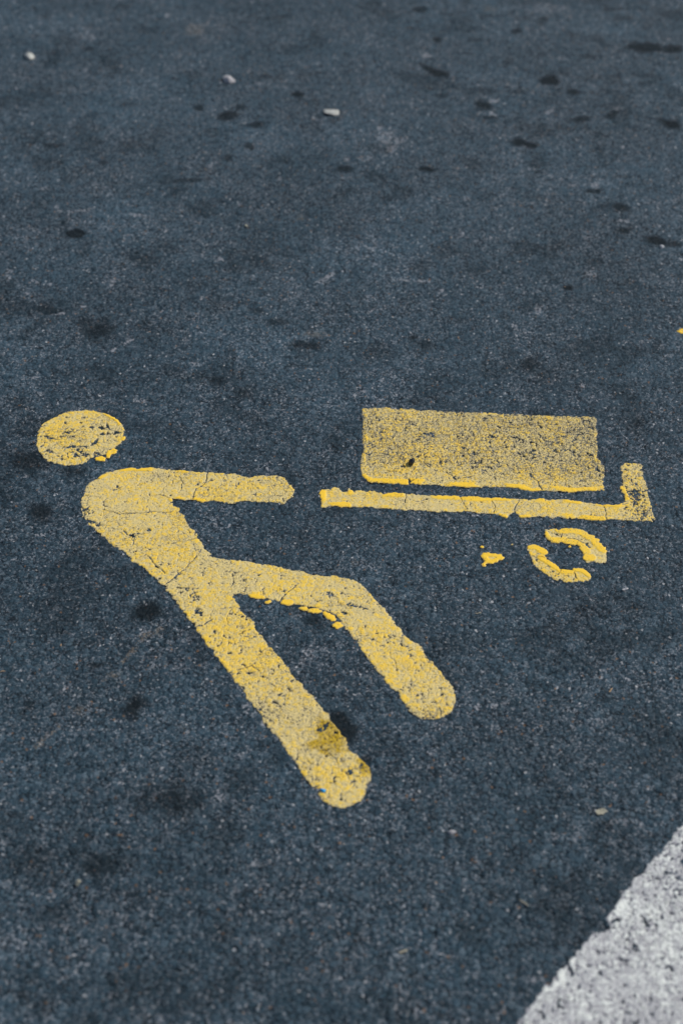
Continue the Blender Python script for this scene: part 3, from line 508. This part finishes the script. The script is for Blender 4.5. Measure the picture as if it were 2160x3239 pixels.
# ------------------------------------------------------------------ painted markings
T0 = 0.0006
CRACKSET = CRACKS
def paint(x, y, d, pits, lips=(), lipw=0.005, cracks=True, barelist=(), rag=0.0035, seed=600, pitgrad=None, fill=0.0012, gate=True, speck=0.1, patch=1.0):
    """paint film over the stones: returns surface height, film thickness and wear, lip, stain"""
    h, tone, fines, hn = asphalt(x, y)
    dn = d + rag * (fbm(x, y, 0.010, seed, 3) - 0.5) * 2 + 0.0016 * (vnoise(x, y, 0.0035, seed + 9) - 0.5) * 2
    lip = np.zeros(x.shape, np.float32)
    lw = lipw * (0.45 + 1.1 * vnoise(x, y, 0.035, seed + 3))
    for p in lips:
        ld = seg_dist(x, y, p)
        lip = np.maximum(lip, 1 - sst(0.75, 1.2, ld / lw))
    if gate: lip = lip * sst(0.30, 0.48, fbm(x, y, 0.028, seed + 4, 2))
    dn = dn + 0.0012 * lip
    spots = sst(0.66, 0.72, fbm(x, y, 0.016, seed + 40, 2)) * (1 - sst(0.004, 0.012, d))
    lip = np.maximum(lip, 0.45 * spots)
    pz = pits if pitgrad is None else pits * pitgrad
    n = 0.35 * vnoise(x, y, 0.0030, seed + 5) + 0.65 * fbm(x, y, 0.045, seed + 6, 3)
    low = 0.42 * hn / 0.0016 + 0.50 * fbm(x, y, 0.0046, seed + 7, 2) + 0.75 * (vnoise(x, y, 0.0021, seed + 8) - 0.42)   # small in a hollow, about 1 on a stone
    cov = low + 0.42 * n + 0.09 - pz + 0.8 * lip
    if len(barelist):
        bb = blobs(x, y, [e[:7] + (0.85,) for e in barelist], 0.8, 0.006, seed + 60)
        cov = cov - 1.05 * bb * (0.45 + 1.1 * vnoise(x, y, 0.0028, seed + 61))
    if cracks:
        f1, f2, _, _ = voro(x + 0.018 * (fbm(x, y, 0.02, seed + 70, 3) - .5), y + 0.018 * (fbm(x, y, 0.02, seed + 71, 3) - .5), 0.034, seed + 72)
        on = 0.8 * sst(0.56, 0.70, vnoise(x, y, 0.045, seed + 73))
        cr = (1 - sst(0.010, 0.024, f2 - f1)) * on
        cd = np.full(x.shape, 9, np.float32)
        X = x + 0.005 * (fbm(x, y, 0.009, seed + 74, 3) - .5); Y = y + 0.005 * (fbm(x, y, 0.009, seed + 75, 3) - .5)
        bx0, bx1, by0, by1 = x.min(), x.max(), y.min(), y.max()
        for c in CRACKSET:
            q = np.array(c)
            if q[:, 0].max() < bx0 or q[:, 0].min() > bx1 or q[:, 1].max() < by0 or q[:, 1].min() > by1: continue
            cd = np.minimum(cd, seg_dist(X, Y, c))
        cr = np.maximum(cr, 1.1 * (1 - sst(0.0003, 0.0011, cd)) * (0.55 + 0.8 * vnoise(x, y, 0.012, seed + 76)))
        cov = cov - 1.5 * cr
    t = np.minimum(np.clip(dn / 0.0016, -1.2, 1), np.clip(cov / 0.25, -1.2, 1))
    film = np.clip(t, 0, 1)
    fl = fill * (1 + 0.5 * lip)                            # paint levels the hollows and follows the taller stones
    zs = h - hn + fl + 0.00025 * np.logaddexp(0, (hn - fl) / 0.00025)
    z = zs + 0.0003 + T0 * np.where(t > 0, 0.55 * t, t * 1.3) + 0.0004 * lip * np.clip(t, 0, 1)
    wear = np.clip(0.55 * (1 - sst(0.3, 1.1, low)) + 0.12 * fines + 0.9 * (fbm(x, y, 0.05, seed + 80, 3) - 0.45), 0, 1)
    st = blobs(x, y, PAINT_STAIN, 0.6, 0.012, seed + 90)
    sk = np.clip(speck * (1 if pitgrad is None else pitgrad) * (1 - 0.85 * lip) + 0.9 * patch * (fbm(x, y, 0.05, seed + 95, 3) - 0.5), -0.6, 1) + 0 * x
    return z, t, dict(film=film, speck=sk, wear=wear, lip=np.clip(lip, 0, 1), stain=st)

def paint_mesh(name, polys, step, mat, pits, split=None, grad=None, **kw):
    """one grid mesh per part of a marking, cut to the outline; split(x, y) gives the part's number"""
    P = np.array([p for q in polys for p in q]); lo, hi = P.min(0) - 0.012, P.max(0) + 0.012
    xs, ys = np.arange(lo[0], hi[0], step), np.arange(lo[1], hi[1], step)
    X, Y = np.meshgrid(xs, ys); X, Y = X.ravel(), Y.ravel()
    d = np.full(X.shape, -1.0, np.float32)
    for q in polys:
        Q = np.array(q); a, b = Q.min(0) - 0.012, Q.max(0) + 0.012
        m = (X > a[0]) & (X < b[0]) & (Y > a[1]) & (Y < b[1])
        d[m] = np.maximum(d[m], sdist(X[m], Y[m], q))
    near = np.nonzero(d > -0.009)[0]
    z = np.full(X.shape, -1.0); t = np.full(X.shape, -1.2)
    g = None if grad is None else grad(X[near], Y[near])
    z[near], t[near], at = paint(X[near], Y[near], d[near], pits, pitgrad=g, **kw)
    full = {k: np.zeros(X.shape, np.float32) for k in at}
    for k in at: full[k][near] = at[k]
    nx, ny = len(xs), len(ys)
    i = (np.arange(ny - 1)[:, None] * nx + np.arange(nx - 1)[None, :]).ravel()
    q = np.stack([i, i + 1, i + nx + 1, i + nx], -1)
    keep = (t[q].max(1) > 0) & (d[q].min(1) > -0.0089)
    q = q[keep]
    part = np.zeros(len(q), int) if split is None else split(X[q].mean(1), Y[q].mean(1))
    out = []
    for p in range(part.max() + 1):
        qq = q[part == p]
        used, inv = np.unique(qq, return_inverse=True)
        out.append(grid_mesh(name, np.stack([X[used], Y[used], z[used]], 1), inv.reshape(-1, 4), {k: v[used] for k, v in full.items()}, mat))
    return out

def side(a, b):
    return lambda x, y: (b[0] - a[0]) * (y - a[1]) - (b[1] - a[1]) * (x - a[0])

STEP = 0.00085
person = put('painted_pushing_figure', None, label='yellow painted stick figure leaning forward to push the cart, flat on the asphalt', category='road marking', group='yellow pictogram markings')
m = paint_mesh('head', [HEAD], STEP, M_YELLOW, 0.44, speck=0.28, barelist=BARE, lips=LIPS['head'], lipw=0.003, rag=0.0022, seed=610)[0]
head = put('head', m, person, label='round yellow head scuffed with dark bare scrapes')
for f in HEAD_FLAKES:
    put('paint_flake', paint_mesh('paint_flake', [f], 0.0007, M_YELLOW, -0.4, lips=[f + f[:1]], lipw=0.006, gate=False, cracks=False, rag=0.001, seed=615)[0], head)

arm_line = side(ARM_CUT[0], ARM_CUT[1]); hip_line = side(HIP_CUT[0], HIP_CUT[1]); fork = side(FORK_CUT[0], FORK_CUT[1])
def split_body(x, y):
    p = np.zeros(x.shape, int)
    arm = (arm_line(x, y) > 0) & (y > HIP_CUT[1][1] + 0.02) & (hip_line(x, y) > 0)
    leg = hip_line(x, y) < 0
    p[arm] = 1
    p[leg & (fork(x, y) > 0)] = 2
    p[leg & (fork(x, y) <= 0)] = 3
    return p
def body_grad(x, y):
    arm_end = sst(-0.22, -0.05, x) * sst(1.60, 1.64, y)
    legs = 1 - sst(1.35, 1.62, y)
    return 0.75 + 0.5 * arm_end + 0.35 * legs
ms = paint_mesh('body', [BODY], STEP, M_YELLOW, 0.43, speck=0.20, split=split_body, grad=body_grad, barelist=BARE, lips=LIPS['body'], lipw=0.006, rag=0.0020, seed=620)
torso = put('torso', ms[0], person)
put('arm', ms[1], person)
leg = put('leg', ms[2], person, label='bent yellow front leg with thick drips along its underside')
put('leg', ms[3], person, label='straight yellow rear leg with an oily brown stain near the foot')
for f in LEG_FLAKES:
    put('paint_flake', paint_mesh('paint_flake', [f], 0.0007, M_YELLOW, -0.4, lips=[f + f[:1]], lipw=0.006, gate=False, cracks=False, rag=0.0012, seed=625)[0], leg)

cart = put('painted_cart', None, label='yellow painted flat cart with a box and one broken wheel ring, right of the figure', category='road marking', group='yellow pictogram markings')
bx = np.array(BOX)
def box_grad(x, y):
    t = (y - bx[:, 1].min()) / (bx[:, 1].max() - bx[:, 1].min())
    u = (x - bx[:, 0].min()) / (bx[:, 0].max() - bx[:, 0].min())
    return 0.30 + 0.60 * sst(0.02, 0.42, t + 0.10 * u) + 0.12 * sst(0.25, 0.6, u)
put('load_box', paint_mesh('load_box', [BOX], STEP, M_YELLOW, 0.60, speck=0.72, patch=0.4, fill=0.0010, grad=box_grad, barelist=BARE, lips=LIPS['box'], lipw=0.006, rag=0.0024, seed=630)[0], cart,
    label='speckled yellow box with a thick smooth lip along its lower edge')
def split_deck(x, y): return (x > UPRIGHT_X).astype(int)
def deck_grad(x, y): return 0.7 + 1.1 * sst(UPRIGHT_X - 0.02, UPRIGHT_X + 0.02, x)
ms = paint_mesh('deck', [DECK], STEP, M_YELLOW, 0.38, speck=0.18, split=split_deck, grad=deck_grad, barelist=BARE, lips=LIPS['deck'], lipw=0.006, rag=0.0022, seed=640)
put('deck', ms[0], cart)
put('end_upright', ms[1], cart, label='speckled yellow upright at the right end of the deck')
put('wheel', paint_mesh('wheel', [ARC1, ARC2], 0.0007, M_YELLOW, 0.30, barelist=BARE, lips=LIPS['arc'], gate=False, lipw=0.0075, rag=0.0012, seed=650)[0], cart,
    label='broken yellow wheel ring of two thick arcs')
put('wheel', paint_mesh('wheel', [FRAG], 0.0007, M_YELLOW, -0.2, lips=[FRAG + FRAG[:1]], lipw=0.006, gate=False, cracks=False, rag=0.001, seed=660)[0], cart,
    label='small yellow scrap left of the second wheel')

# white line: its far edge runs out of the frame, so it is a strip 0.15 m wide
wa, wb = np.array(WL[0]), np.array(WL[-1]); wd = (wb - wa) / np.linalg.norm(wb - wa); wnrm = np.array([wd[1], -wd[0]])
near_edge = [tuple(wa - wd * 0.42), tuple(wa - wd * 0.2)] + WL + [tuple(wb + wd * 0.2), tuple(wb + wd * 0.5)]
WLINE = near_edge + [tuple(wb + wd * 0.5 + wnrm * 0.15), tuple(wa - wd * 0.42 + wnrm * 0.15)]
white = put('white_line', paint_mesh('white_line', [WLINE], 0.00125, M_WHITE, 0.64, speck=0.26, patch=0.5, barelist=[], fill=0.0010, rag=0.003, cracks=False, seed=670)[0],
            label='broad worn white parking line crossing the lower right corner', category='road marking')

# ------------------------------------------------------------------ small loose things
rng = random.Random(7)
def ground_z(x, y): return float(asphalt(np.array([x]), np.array([y]))[0][0])

def stone_mesh(name, size, seed, mat, sub=2, flat=1.0, jag=0.35):
    import bmesh
    bm = bmesh.new(); bmesh.ops.create_icosphere(bm, subdivisions=sub, radius=1.0)
    r = random.Random(seed)
    dirs = [(r.gauss(0, 1), r.gauss(0, 1), r.gauss(0, 1), 0.32 + 0.5 * r.random()) for _ in range(9)]
    for v in bm.verts:
        k = 1.0
        for a, b, c, lim in dirs:
            n = math.sqrt(a * a + b * b + c * c)
            dt = (v.co.x * a + v.co.y * b + v.co.z * c) / n
            if dt > lim: k = min(k, lim / dt)                       # chipped facets
        v.co = v.co * (k * (1 + jag * 0.3 * (r.random() - 0.5)))
        v.co.x *= size[0]; v.co.y *= size[1]; v.co.z *= size[2]
    lo = min(v.co.z for v in bm.verts)
    for v in bm.verts: v.co.z -= lo * 0.55
    me = bpy.data.meshes.new(name); bm.to_mesh(me); bm.free()
    me.materials.append(mat)
    for p in me.polygons: p.use_smooth = sub > 2
    return me

def stone(name, key, size, mat, label, cat, rz=0.0, sub=2, group=None, lift=0.0):
    x, y = SPOTS[key]
    o = put(name, stone_mesh(name, size, len(key) * 31 + ord(key[-1]) * 7 + ord(key[0]), mat, sub), None, (x, y, ground_z(x, y) + lift), label=label, category=cat)
    o.rotation_euler = (0, 0, rz)
    if group: o['group'] = group
    return o

M_CREAM = plain_mat('cream_stone', (0.31, 0.32, 0.29), (0.46, 0.46, 0.42), 120, 0.8)
M_PALE = plain_mat('pale_stone', (0.34, 0.35, 0.36), (0.52, 0.52, 0.52), 160, 0.8)
M_GREY = plain_mat('greyish_stone', (0.26, 0.26, 0.27), (0.42, 0.40, 0.40), 220, 0.8)
M_BLACK = plain_mat('black_stone', (0.008, 0.009, 0.011), (0.020, 0.021, 0.023), 300, 0.32)
M_BLUE = plain_mat('blue_plastic', (0.02, 0.27, 0.60), (0.03, 0.36, 0.72), 400, 0.4)
M_STRAW = plain_mat('dry_straw', (0.30, 0.27, 0.19), (0.42, 0.38, 0.28), 300, 0.8)
M_RUST = plain_mat('dry_needle', (0.36, 0.22, 0.11), (0.48, 0.33, 0.18), 300, 0.8)
M_LEAF = plain_mat('dry_leaf', (0.25, 0.24, 0.18), (0.42, 0.40, 0.31), 180, 0.85)

PG = 'pale pebbles scattered on the asphalt'
stone('pebble', 'w1', (0.021, 0.021, 0.009), M_CREAM, 'notched cream pebble near the top left corner', 'pebble', 0.3, group=PG)
stone('pebble', 'w2', (0.024, 0.028, 0.008), M_CREAM, 'flat pale stone chip near the top centre', 'pebble', -0.3, group=PG)
stone('pebble', 'w3', (0.017, 0.018, 0.010), M_GREY, 'grey speckled pebble between the cream pebble and the flat pale chip', 'pebble', 0.8, group=PG)
stone('pebble', 'w4', (0.0048, 0.0045, 0.004), M_PALE, 'tiny white pebble just below the notched cream pebble', 'pebble', 0.1, group=PG)
stone('pebble', 'w5', (0.0045, 0.0040, 0.004), M_PALE, 'tiny pale pebble at upper left, second below the notched cream pebble', 'pebble', 1.1, group=PG)
stone('pebble', 'w6', (0.0042, 0.0040, 0.004), M_PALE, 'tiny pale pebble at upper left, left of a dark oval stain', 'pebble', 2.0, group=PG)
stone('pebble', 'w7', (0.0055, 0.0050, 0.004), M_PALE, 'small white pebble on a dark stain by the right edge', 'pebble', 0.4, group=PG)
stone('pebble', 'grey', (0.0056, 0.0044, 0.004), M_GREY, 'small grey oval pebble below the bent leg', 'pebble', 0.4, group=PG)
stone('pebble', 'pale', (0.0062, 0.0056, 0.005), M_LEAF, 'small yellowish pebble on a dark stain at lower left', 'pebble', 0.2, group=PG)
stone('pebble', 'black', (0.0078, 0.0072, 0.0080), M_BLACK, 'shiny black pebble lying on the yellow box', 'pebble', 0.5, lift=0.0022)
stone('bead', 'blue', (0.0042, 0.0038, 0.0042), M_BLUE, 'tiny bright blue bit on the yellow rear foot', 'bead', 0.0, lift=0.0012)
stone('pebble', 'y1', (0.0042, 0.0034, 0.003), M_LEAF, 'tiny yellowish pebble on bare asphalt above the arm', 'pebble', 0.3, group=PG)

def strip(name, key, length, width, ang, mat, label, cat, bend=0.15, lift=0.0012, taper=0.5, group=None):
    x, y = SPOTS[key]; n = 6; vs_, fs = [], []
    for j in range(n + 1):
        u = j / n - 0.5
        w = width * 0.5 * (1 - taper * abs(2 * u) ** 2)
        off = bend * length * (0.25 - u * u)
        zz = width * 0.35
        for a, b in ((-w, 0), (0, zz), (w, 0), (0, -zz)): vs_.append((u * length, off + a, lift + b + 0.0006 * math.sin(9 * u)))
    for j in range(n):
        for c in range(4): fs.append((j * 4 + c, j * 4 + (c + 1) % 4, j * 4 + 4 + (c + 1) % 4, j * 4 + 4 + c))
    fs += [(3, 2, 1, 0), tuple(n * 4 + c for c in range(4))]
    me = bpy.data.meshes.new(name); me.from_pydata(vs_, [], fs); me.materials.append(mat)
    o = put(name, me, None, (x, y, ground_z(x, y)), label=label, category=cat)
    o.rotation_euler = (0, 0, ang)
    if group: o['group'] = group
    return o

SG = 'bits of dry straw on the asphalt'
strip('straw', 'straw2', 0.0090, 0.0016, 0.2, M_STRAW, 'pale straw bit between the bent leg and the broken wheel', 'straw', 0.05, group=SG)
strip('straw', 'straw3', 0.0095, 0.0020, 0.95, M_RUST, 'orange brown straw bit right of the bent leg', 'straw', 0.1, group=SG)
strip('straw', 'straw1', 0.0130, 0.0019, -0.75, M_STRAW, 'yellowish straw bit left of the white line', 'straw', 0.25, group=SG)
strip('straw', 'straw4', 0.0110, 0.0030, 0.35, M_STRAW, 'short pale straw bit near the bottom edge', 'straw', 0.05, group=SG)
strip('twig', 'twig', 0.0120, 0.0014, 0.15, M_RUST, 'thin tan twig at the left edge of the photo', 'twig', 0.05)
strip('chip', 'chip', 0.0100, 0.0040, 0.35, M_PALE, 'thin white chip below the right end of the cart', 'chip', 0.0)

def leaf(key, size, ang, mat, label):
    x, y = SPOTS[key]; r = random.Random(3); n = 14
    rim = []
    for j in range(n):
        a = 2 * math.pi * j / n
        rr = size * (0.62 + 0.38 * r.random()) * (1.0 if abs(math.sin(a)) < 0.7 else 0.62)
        rim.append((rr * math.cos(a), rr * math.sin(a), 0.0022 + 0.0016 * r.random()))
    vs_ = [(0, 0, 0.0014)] + rim + [(0, 0, 0.0006)] + [(a, b, c - 0.0008) for a, b, c in rim]
    fs = [(0, 1 + j, 1 + (j + 1) % n) for j in range(n)] + [(n + 1, n + 2 + (j + 1) % n, n + 2 + j) for j in range(n)]
    fs += [(1 + j, n + 2 + j, n + 2 + (j + 1) % n, 1 + (j + 1) % n) for j in range(n)]
    me = bpy.data.meshes.new('leaf_scrap'); me.from_pydata(vs_, [], fs); me.materials.append(mat)
    o = put('leaf_scrap', me, None, (x, y, ground_z(x, y)), label=label, category='leaf')
    o.rotation_euler = (0.1, 0, ang)
leaf('leaf', 0.0085, 0.45, M_LEAF, 'crumpled yellowish leaf scrap above the white line')

# spilled drops of yellow paint
def drop(c, r, label, seed):
    rr = random.Random(seed)
    poly = [(c[0] + r * (0.75 + 0.4 * rr.random()) * math.cos(a), c[1] + r * 0.9 * (0.75 + 0.4 * rr.random()) * math.sin(a)) for a in [2 * math.pi * j / 10 for j in range(10)]]
    m = paint_mesh('paint_drop', [poly], 0.0005, M_YELLOW, -0.6, lips=[poly + poly[:1]], lipw=0.004, gate=False, cracks=False, rag=0.0006, seed=680 + seed)[0]
    put('paint_drop', m, label=label, category='paint drop', group='spilled yellow paint drops')
drop(SPOTS['drop'], 0.0068, 'yellow paint drop at the right edge of the photo', 1)
drop(DOTS[0], 0.0012, 'tiny yellow paint drop above the small wheel scrap', 2)
drop(DOTS[1], 0.0010, 'tiny yellow paint drop inside the broken wheel ring', 3)
drop(DOTS[2], 0.0008, 'minute yellow paint drop between wheel scrap and wheel ring', 4)

# grit: countless pale and dark crumbs lying in the texture of the road
def grit():
    rs = np.random.RandomState(5)
    n = 1500
    yy = 0.72 + 3.2 * rs.rand(n) ** 1.3; xx = (rs.rand(n) * 2 - 1) * half(yy) * 0.98
    sz = 0.0006 + 0.0011 * rs.rand(n) ** 3
    hz = asphalt(xx, yy)[0]
    oct_ = np.array([[1, 0, 0], [0, 1, 0], [-1, 0, 0], [0, -1, 0], [0, 0, .8], [0, 0, -.8]])
    f = np.array([[0, 1, 4], [1, 2, 4], [2, 3, 4], [3, 0, 4], [1, 0, 5], [2, 1, 5], [3, 2, 5], [0, 3, 5]])
    ang = rs.rand(n) * 6.28
    V = oct_[None] * (0.7 + 0.6 * rs.rand(n, 6, 1)) * sz[:, None, None]
    c, q = np.cos(ang)[:, None], np.sin(ang)[:, None]
    V = np.stack([V[..., 0] * c * 1.4 - V[..., 1] * q, V[..., 0] * q * 1.4 + V[..., 1] * c, V[..., 2]], -1) + np.stack([xx, yy, hz + sz * 0.5], 1)[:, None]
    Fc = (f[None] + 6 * np.arange(n)[:, None, None]).reshape(-1, 3)
    me = bpy.data.meshes.new('road_grit'); me.from_pydata(V.reshape(-1, 3).tolist(), [], Fc.tolist())
    k = NT('grit_mix').start()
    g = k.n('NewGeometry')
    col = k.ramp(g.outputs['Random Per Island'], [(0.0, (0.05, 0.06, 0.07)), (0.45, (0.10, 0.115, 0.13)), (0.78, (0.24, 0.245, 0.26)), (0.92, (0.42, 0.41, 0.38)), (0.96, (0.36, 0.22, 0.11))])
    k.l(col, k.b.inputs['Base Color']); k.b.inputs['Roughness'].default_value = 0.75
    me.materials.append(k.m)
    put('road_grit', me, kind='stuff', label='scattered tiny crumbs of grit on the asphalt', category='grit')
grit()
